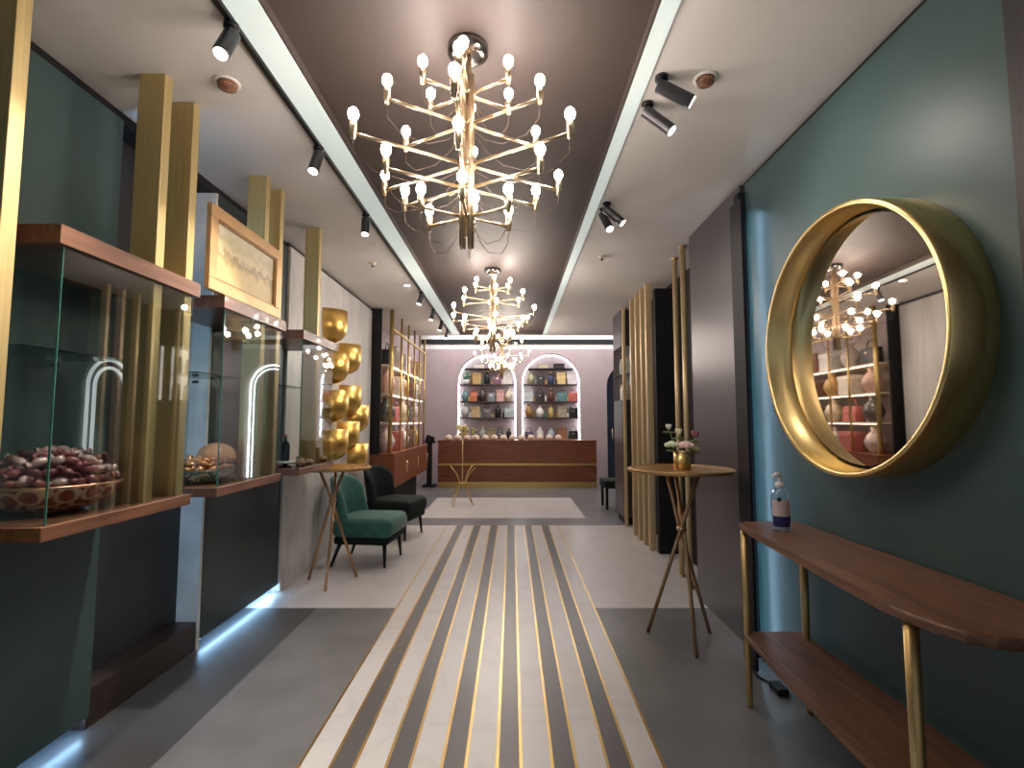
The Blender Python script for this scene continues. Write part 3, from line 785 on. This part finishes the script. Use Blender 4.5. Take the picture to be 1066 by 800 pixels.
def vase(x, y, z, r, h, col, label, metal=0.):
    t = thing('vase', label, 'vase', (x, y, z))
    m = colmat('vase '+str(col), col, .25, metal)
    b = MB(); b.smooth = True
    b.lathe([(r*.5, 0), (r*.55, .006), (r*.95, h*.3), (r, h*.45), (r*.7, h*.7), (r*.34, h*.85), (r*.42, h*.97), (r*.36, h*.97), (r*.28, h*.85), (.0001, h*.8)], 18).build('vase_body', m, t)
    b = MB(); b.smooth = True; b.lathe([(r*.36, h*.97), (r*.46, h*.975), (r*.46, h), (r*.36, h)], 16, caps=False).build('rim', M['brass'], t)
def plant(x, y, z, r, h, label, leafc=(.05, .26, .10)):
    t = thing('potted_plant', label, 'plant', (x, y, z))
    b = MB(); b.smooth = True; b.lathe([(r*.5, 0), (r*.7, h*.35), (r*.62, h*.35), (.0001, h*.3)], 16).build('pot', M['white'], t)
    b = MB(); b.smooth = True
    for k_ in range(22):
        a = random.uniform(0, 2*PI); rr = r*random.uniform(.1, .95); zz = h*random.uniform(.4, .95)
        b.ball((rr*math.cos(a), rr*math.sin(a)*.8, zz), r*.3, 1, 1, .5, 7)
    b.build('foliage', colmat('leaf '+str(leafc), leafc, .5), t)
def bot(x, y, z, r, h, col, capc, label):
    bottle(x, y, z, r, h, colmat('bottle '+str(col), col, .2), colmat('cap '+str(capc), capc, .3), label)

# wares on the far left gold pole shelving
X_ = -1.80
rows = {0: .9560, 1: .956+.4225, 2: .956+.8225, 3: .956+1.2225}
rown = {0: 'bottom row', 1: 'second row from the bottom', 2: 'third row from the bottom', 3: 'top row'}
W = [
 (0, 7.15, 'v', (.62, .50, .45), 'rose beige vase'), (0, 7.65, 'b', (.42, .12, .10), 'brick red gift box'), (0, 8.15, 'v', (.70, .66, .62), 'ivory vase'), (0, 8.65, 'b', (.30, .20, .14), 'brown gift box'), (0, 9.1, 'v', (.60, .42, .16), 'gold vase'),
 (1, 7.15, 'v', (.10, .09, .09), 'black vase'), (1, 7.62, 'g', (.55, .16, .15), 'coral handbag'), (1, 8.12, 'v', (.66, .55, .40), 'sand vase'), (1, 8.62, 'g', (.12, .10, .10), 'black handbag'), (1, 9.1, 'v', (.55, .50, .48), 'grey vase'),
 (2, 7.15, 'v', (.58, .36, .30), 'terracotta vase'), (2, 7.62, 'b', (.66, .60, .52), 'cream gift box'), (2, 8.12, 'v', (.46, .28, .10), 'amber vase'), (2, 8.62, 'b', (.20, .11, .08), 'chocolate gift box'), (2, 9.1, 'v', (.72, .68, .66), 'white vase'),
 (3, 7.15, 'g', (.05, .045, .05), 'black handbag'), (3, 7.62, 'v', (.60, .52, .46), 'beige vase'), (3, 8.12, 'b', (.74, .70, .66), 'white gift box'), (3, 8.62, 'v', (.40, .22, .16), 'russet vase'), (3, 9.1, 'b', (.50, .36, .16), 'mustard gift box')]
for rw, y, kd, colr, nm in W:
    lab = '%s on the %s of the far left gold shelving' % (nm, rown[rw])
    z = rows[rw]+.0005
    if kd == 'v': vase(X_, y, z, .135, .355, colr, lab)
    if kd == 'b': gbox(X_, y, z, .22, .34, .28, colr, tuple(min(1, v*1.2+.03) for v in colr), lab)
    if kd == 'g': bag(X_, y, z, .34, .14, .345, colr, lab, PI/2)

# ------------------------------------------------------------------ counter
t = thing('counter', 'wide walnut sales counter with gold bands before the two lit arches', 'counter', (.11, 10.85, 0))
boxo(-1.66, 1.66, -.32, .32, .12, .46, .003).build('lower_panel', M['walnutx'], t)
boxo(-1.665, 1.665, -.326, .326, .4605, .505, .003).build('gold_band', M['gold'], t)
boxo(-1.66, 1.66, -.32, .32, .5055, .955, .003).build('upper_panel', M['walnutx'], t)
boxo(-1.675, 1.675, -.335, .335, .9555, .985, .004).build('counter_top', M['walnutx'], t)
boxo(-1.665, 1.665, -.325, .325, 0, .1195).build('gold_plinth', M['gold'], t)
for i in range(13):
    t = thing('dessert_dish', 'white mounded dessert on the wooden counter, %s from the left end of its row' % ordn[i], 'dessert', (-1.35+.195*i, 10.70, .9855), 0, 'desserts on the counter')
    b = MB(); b.smooth = True; b.lathe([(.04, 0), (.045, .012), (.085, .022), (.085, .027), (.0001, .027)], 18).build('dish', M['brass'], t)
    b = MB(); b.smooth = True; b.lathe([(.074, .0275), (.078, .045), (.062, .085), (.03, .108), (.0001, .113)], 18).build('mound', colmat('cream dessert', (.80, .62, .50), .5), t)
t = thing('card_stand', 'black stand with a small black device beside the left end of the counter', 'stand', (-1.76, 10.75, 0))
b = MB(); b.box(-.13, .13, -.13, .13, 0, .04, .01); b.box(-.05, .05, -.05, .05, .04, .92, .005); b.build('stand_post', M['black'], t)
boxo(-.13, .13, -.10, .10, .92, .95, .006).build('tray', M['blackmetal'], t)
b = MB(); b.prism([(-.10, .951), (.10, .951), (.10, 1.04), (-.05, 1.10)], -.07, .07, 'xz', .006).build('device', M['black'], t)
# tall gold flower stand in front of the counter
t = thing('flower_stand', 'slim gold stand with curved legs on the white floor before the counter', 'stand', (-.83, 8.45, 0))
for k_ in range(4):
    a = PI/4+k_*PI/2+.2; ca, sa = math.cos(a), math.sin(a)
    b = MB(); b.smooth = True
    b.tube([(.24*ca, .24*sa, 0), (.17*ca, .17*sa, .14), (.09*ca, .09*sa, .30), (.075*ca, .075*sa, .38), (.13*ca, .13*sa, .50), (.23*ca, .23*sa, .60), (.27*ca, .27*sa, .62)], .009, 8).build('leg', M['gold'], t)
b = MB(); b.smooth = True; b.tube([(.085*math.cos(a), .085*math.sin(a), .36) for a in [2*PI*i/20 for i in range(21)]], .007, 6, False)
b.tube([(.085, 0, .36), (0, 0, .36), (-.085, 0, .36)], .006, 6); b.build('ring', M['gold'], t)
b = MB(); b.smooth = True; b.lathe([(.010, .36), (.010, 1.14)], 12).build('pole', M['gold'], t)
b = MB(); b.smooth = True; b.lathe([(.012, 1.14), (.07, 1.155), (.085, 1.19), (.08, 1.19), (.065, 1.165), (.0001, 1.16)], 20).build('dish', M['gold'], t)
for k_ in range(7):
    a = k_*2*PI/6 if k_ < 6 else 0; rr = .055 if k_ < 6 else 0
    t = thing('flower', 'cream yellow flower in the dish of the slim gold stand', 'flower', (-.83+rr*math.cos(a), 8.45+rr*math.sin(a), 1.168), a, 'flowers in the gold stand')
    b = MB(); b.smooth = True; b.tube([(0, 0, 0), (.01, 0, .06+.04*(k_ % 2))], .004, 6).build('stem', colmat('stem green', (.10, .18, .05), .5), t)
    b = MB(); b.smooth = True; b.ball((.01, 0, .085+.04*(k_ % 2)), .042, 1, 1, .8, 10).build('bloom', colmat('yellow petal', (.72, .60, .25), .6), t)

# ------------------------------------------------------------------ arches: shelves, light lines, wares
an = {0: 'left', 1: 'right'}
SH = [2.67, 2.28, 1.86, 1.47, .9201]
shn = ['top shelf', 'second shelf', 'third shelf', 'fourth shelf', 'floor']
for ai in (0, 1):
    cx, r, zs, zb = ARCH[ai]
    b = MB(); b.smooth = True
    rr = r-.018
    pts = [(cx-rr, YB+.26, zb+.02)]+[(a_, YB+.26, z_) for a_, z_ in arch_pts(cx, rr, zs, 24)]+[(cx+rr, YB+.26, zb+.02)]
    tag(b.tube(pts, .014, 8).build('light_strip', M['ledstrip']), 'white light line running round the %s arch in the pink wall' % an[ai], 'light strip')
    for si, z_ in enumerate(SH[:4]):
        hw = r-.04 if z_ < zs else math.sqrt(max(0, (r-.04)**2-(z_-zs)**2))
        tag(boxo(cx-hw, cx+hw, YB+.09, YB+WT-.002, z_-.022, z_, .002).build('display_shelf', M['darkwood'] if si else M['blackmetal']),
            'dark %s inside the %s lit arch' % (shn[si], an[ai]), 'shelf', 'shelves in the arches')
tag(MB().tube([(a_, YB+.24, z_) for a_, z_ in arch_pts(2.84, .538, 2.22, 24)[10:]]+[(3.378, YB+.24, .02)], .014, 8).build('light_strip', M['ledstrip']),
    'white light line down the right side of the navy arched door, outer of two', 'light strip')
tag(MB().tube([(a_, YB+.24, z_) for a_, z_ in arch_pts(2.84, .448, 2.22, 24)[10:]]+[(3.288, YB+.24, .02)], .010, 8).build('light_strip', M['ledstrip']),
    'white light line down the right side of the navy arched door, inner of two', 'light strip')
yi = YB+.20
A = {
 (0, 1): [('p', (.05, .26, .10), 'bright green plant'), ('b', (.50, .32, .12), 'tan gift box'), ('t', (.02, .02, .02), 'black bottle'), ('g', (.20, .09, .16), 'purple handbag'), ('b', (.74, .70, .66), 'white gift box')],
 (0, 2): [('v', (.14, .26, .28), 'teal vase'), ('g', (.62, .17, .09), 'orange red handbag'), ('v', (.06, .05, .05), 'black vase'), ('g', (.22, .24, .30), 'slate blue handbag'), ('b', (.70, .40, .36), 'salmon pink gift box'), ('v', (.74, .66, .52), 'ivory vase')],
 (0, 3): [('v', (.52, .52, .52), 'silver grey vase'), ('b', (.55, .40, .20), 'sand gift box'), ('g', (.13, .13, .14), 'charcoal handbag'), ('t', (.02, .02, .02), 'black bottle'), ('g', (.46, .56, .58), 'pale blue handbag')],
 (0, 4): [('v', (.24, .12, .06), 'brown vase'), ('p', (.52, .46, .12), 'yellow flowering plant'), ('v', (.30, .32, .28), 'grey green vase'), ('b', (.34, .27, .14), 'ochre gift box'), ('g', (.10, .11, .11), 'dark grey handbag'), ('t', (.015, .015, .018), 'black bottle')],
 (1, 1): [('v', (.40, .38, .24), 'olive vase'), ('g', (.03, .03, .035), 'black handbag'), ('t', (.04, .06, .12), 'navy bottle'), ('b', (.70, .52, .24), 'cream and ochre gift box'), ('b', (.76, .70, .70), 'white gift box')],
 (1, 2): [('b', (.56, .60, .62), 'pale blue gift box'), ('g', (.02, .02, .022), 'black handbag'), ('t', (.13, .05, .04), 'dark brown bottle'), ('g', (.09, .24, .26), 'teal handbag'), ('g', (.62, .15, .13), 'coral red handbag')],
 (1, 3): [('v', (.36, .20, .07), 'bronze vase'), ('v', (.76, .74, .72), 'white vase'), ('t', (.58, .44, .16), 'gold bottle'), ('b', (.38, .33, .24), 'taupe gift box'), ('g', (.016, .016, .02), 'black handbag')],
 (1, 4): [('g', (.10, .06, .12), 'aubergine handbag'), ('v', (.60, .58, .52), 'pale stone vase'), ('v', (.34, .38, .40), 'blue grey vase'), ('b', (.33, .15, .07), 'rust brown gift box'), ('g', (.02, .02, .02), 'black handbag')],
}
for (ai, si), items in A.items():
    cx, r = ARCH[ai][0], ARCH[ai][1]
    z_ = SH[si]+.0006
    n = len(items); hw = r-.17
    if si == 1: hw = r-.21
    sp_ = 2*hw/(n-1)
    for q, (kd, colr, nm) in enumerate(items):
        x_ = cx-hw+2*hw*q/(n-1)
        where = {1: 'second shelf', 2: 'third shelf', 3: 'fourth shelf', 4: 'lowest level'}[si]
        lab = '%s on the %s of the %s lit arch' % (nm, where, an[ai])
        s = random.uniform(.9, 1.05)
        if kd == 'v': vase(x_, yi, z_, min(.105, sp_*.46), .325*s, colr, lab)
        if kd == 'g': bag(x_, yi, z_, min(.245, sp_*.9), .12, .335*s, colr, lab)
        if kd == 'b': gbox(x_, yi, z_, min(.215, sp_*.86), .13, .295*s, colr, tuple(min(1, v*.75) for v in colr), lab)
        if kd == 't': bot(x_, yi, z_, .068, .335*s, colr, (.60, .42, .16), lab)
        if kd == 'p': plant(x_, yi, z_, min(.14, sp_*.42), .33*s, lab, colr)
jc = [('amber', (.40, .20, .06)), ('black', (.02, .02, .02)), ('ivory', (.70, .64, .54)), ('brown', (.20, .10, .06)), ('grey', (.24, .25, .26)), ('green', (.10, .20, .10)), ('ochre', (.52, .36, .12))]
for (ai, si), items in A.items():
    cx, r = ARCH[ai][0], ARCH[ai][1]
    n = len(items); hw = r-.17 if si > 1 else r-.21
    for q in range(n-1):
        nm, colr = jc[(q*2+si*3+ai) % 7]
        where = {1: 'second shelf', 2: 'third shelf', 3: 'fourth shelf', 4: 'lowest level'}[si]
        jar(cx-hw+2*hw*(q+.5)/(n-1), YB+.115, SH[si]+.0006, .024, random.uniform(.10, .17), colmat('jar '+nm, colr, .25), colmat('jar lid dark', (.08, .06, .04), .4),
            'small %s jar, %s in the front row on the %s of the %s arch' % (nm, ordn[q], where, an[ai]))
# top shelf pieces
for ai, items in ((0, [(-.2, (.62, .58, .52), 'ivory gift box'), (.18, (.40, .36, .36), 'grey gift box')]), (1, [(-.2, (.50, .44, .30), 'khaki gift box'), (.2, (.02, .02, .022), 'flat black gift box')])):
    for dx, colr, nm in items:
        gbox(ARCH[ai][0]+dx, yi, 2.6706, .26, .15, .12, colr, tuple(v*.8 for v in colr), '%s on the top shelf of the %s lit arch' % (nm, an[ai]))

# ------------------------------------------------------------------ black cable behind the console leg
t = thing('power_cable', 'black cable with a plug on the floor behind the console leg', 'cable', (1.40, 3.2, 0))
b = MB(); b.smooth = True; b.tube([(.045, -.02, .006), (-.03, -.20, .006), (-.06, -.36, .006), (-.02, -.46, .006)], .006, 8).build('cord', M['black'], t)
boxo(-.05, .01, -.56, -.46, 0, .035, .008).build('plug', M['black'], t)

# ------------------------------------------------------------------ lights
def area(name, loc, rot, sx, sy, e, col):
    ld = bpy.data.lights.new(name, 'AREA'); ld.shape = 'RECTANGLE'; ld.size = sx; ld.size_y = sy; ld.energy = e; ld.color = col
    return link(name, ld, None, loc, rot)
area('added_back_room_fill', (.4, 10.9, 3.60), (0, 0, 0), 4.6, 1.6, 70, (1, .95, .92))  # unseen area lamp added to brighten the back room
area('back_cove_lamp', (.4, 11.7, 3.45), (math.radians(75), 0, 0), 4.8, .1, 7, (.92, .97, 1))
wd = bpy.data.worlds.new('daylight'); scn.world = wd; wd.use_nodes = True
bg = wd.node_tree.nodes['Background']; bg.inputs[0].default_value = (.86, .93, 1, 1); bg.inputs[1].default_value = .22

# ------------------------------------------------------------------ camera
cd = bpy.data.cameras.new('camera'); cam = link('camera', cd)
cd.sensor_width = 36; cd.lens = 36*520/1066; cd.clip_start = .02
cam.location = (0, 0, 1.4)
cam.rotation_euler = (PI/2+math.atan(38/520), 0, 0)
scn.camera = cam
vs = scn.view_settings
vs.view_transform = 'Standard'; vs.look = 'None'; vs.gamma = 1; vs.exposure = 0.35
vs.use_curve_mapping = False
scn.cycles.max_bounces = 8
scn.cycles.transparent_max_bounces = 16
scn.cycles.sample_clamp_indirect = 6
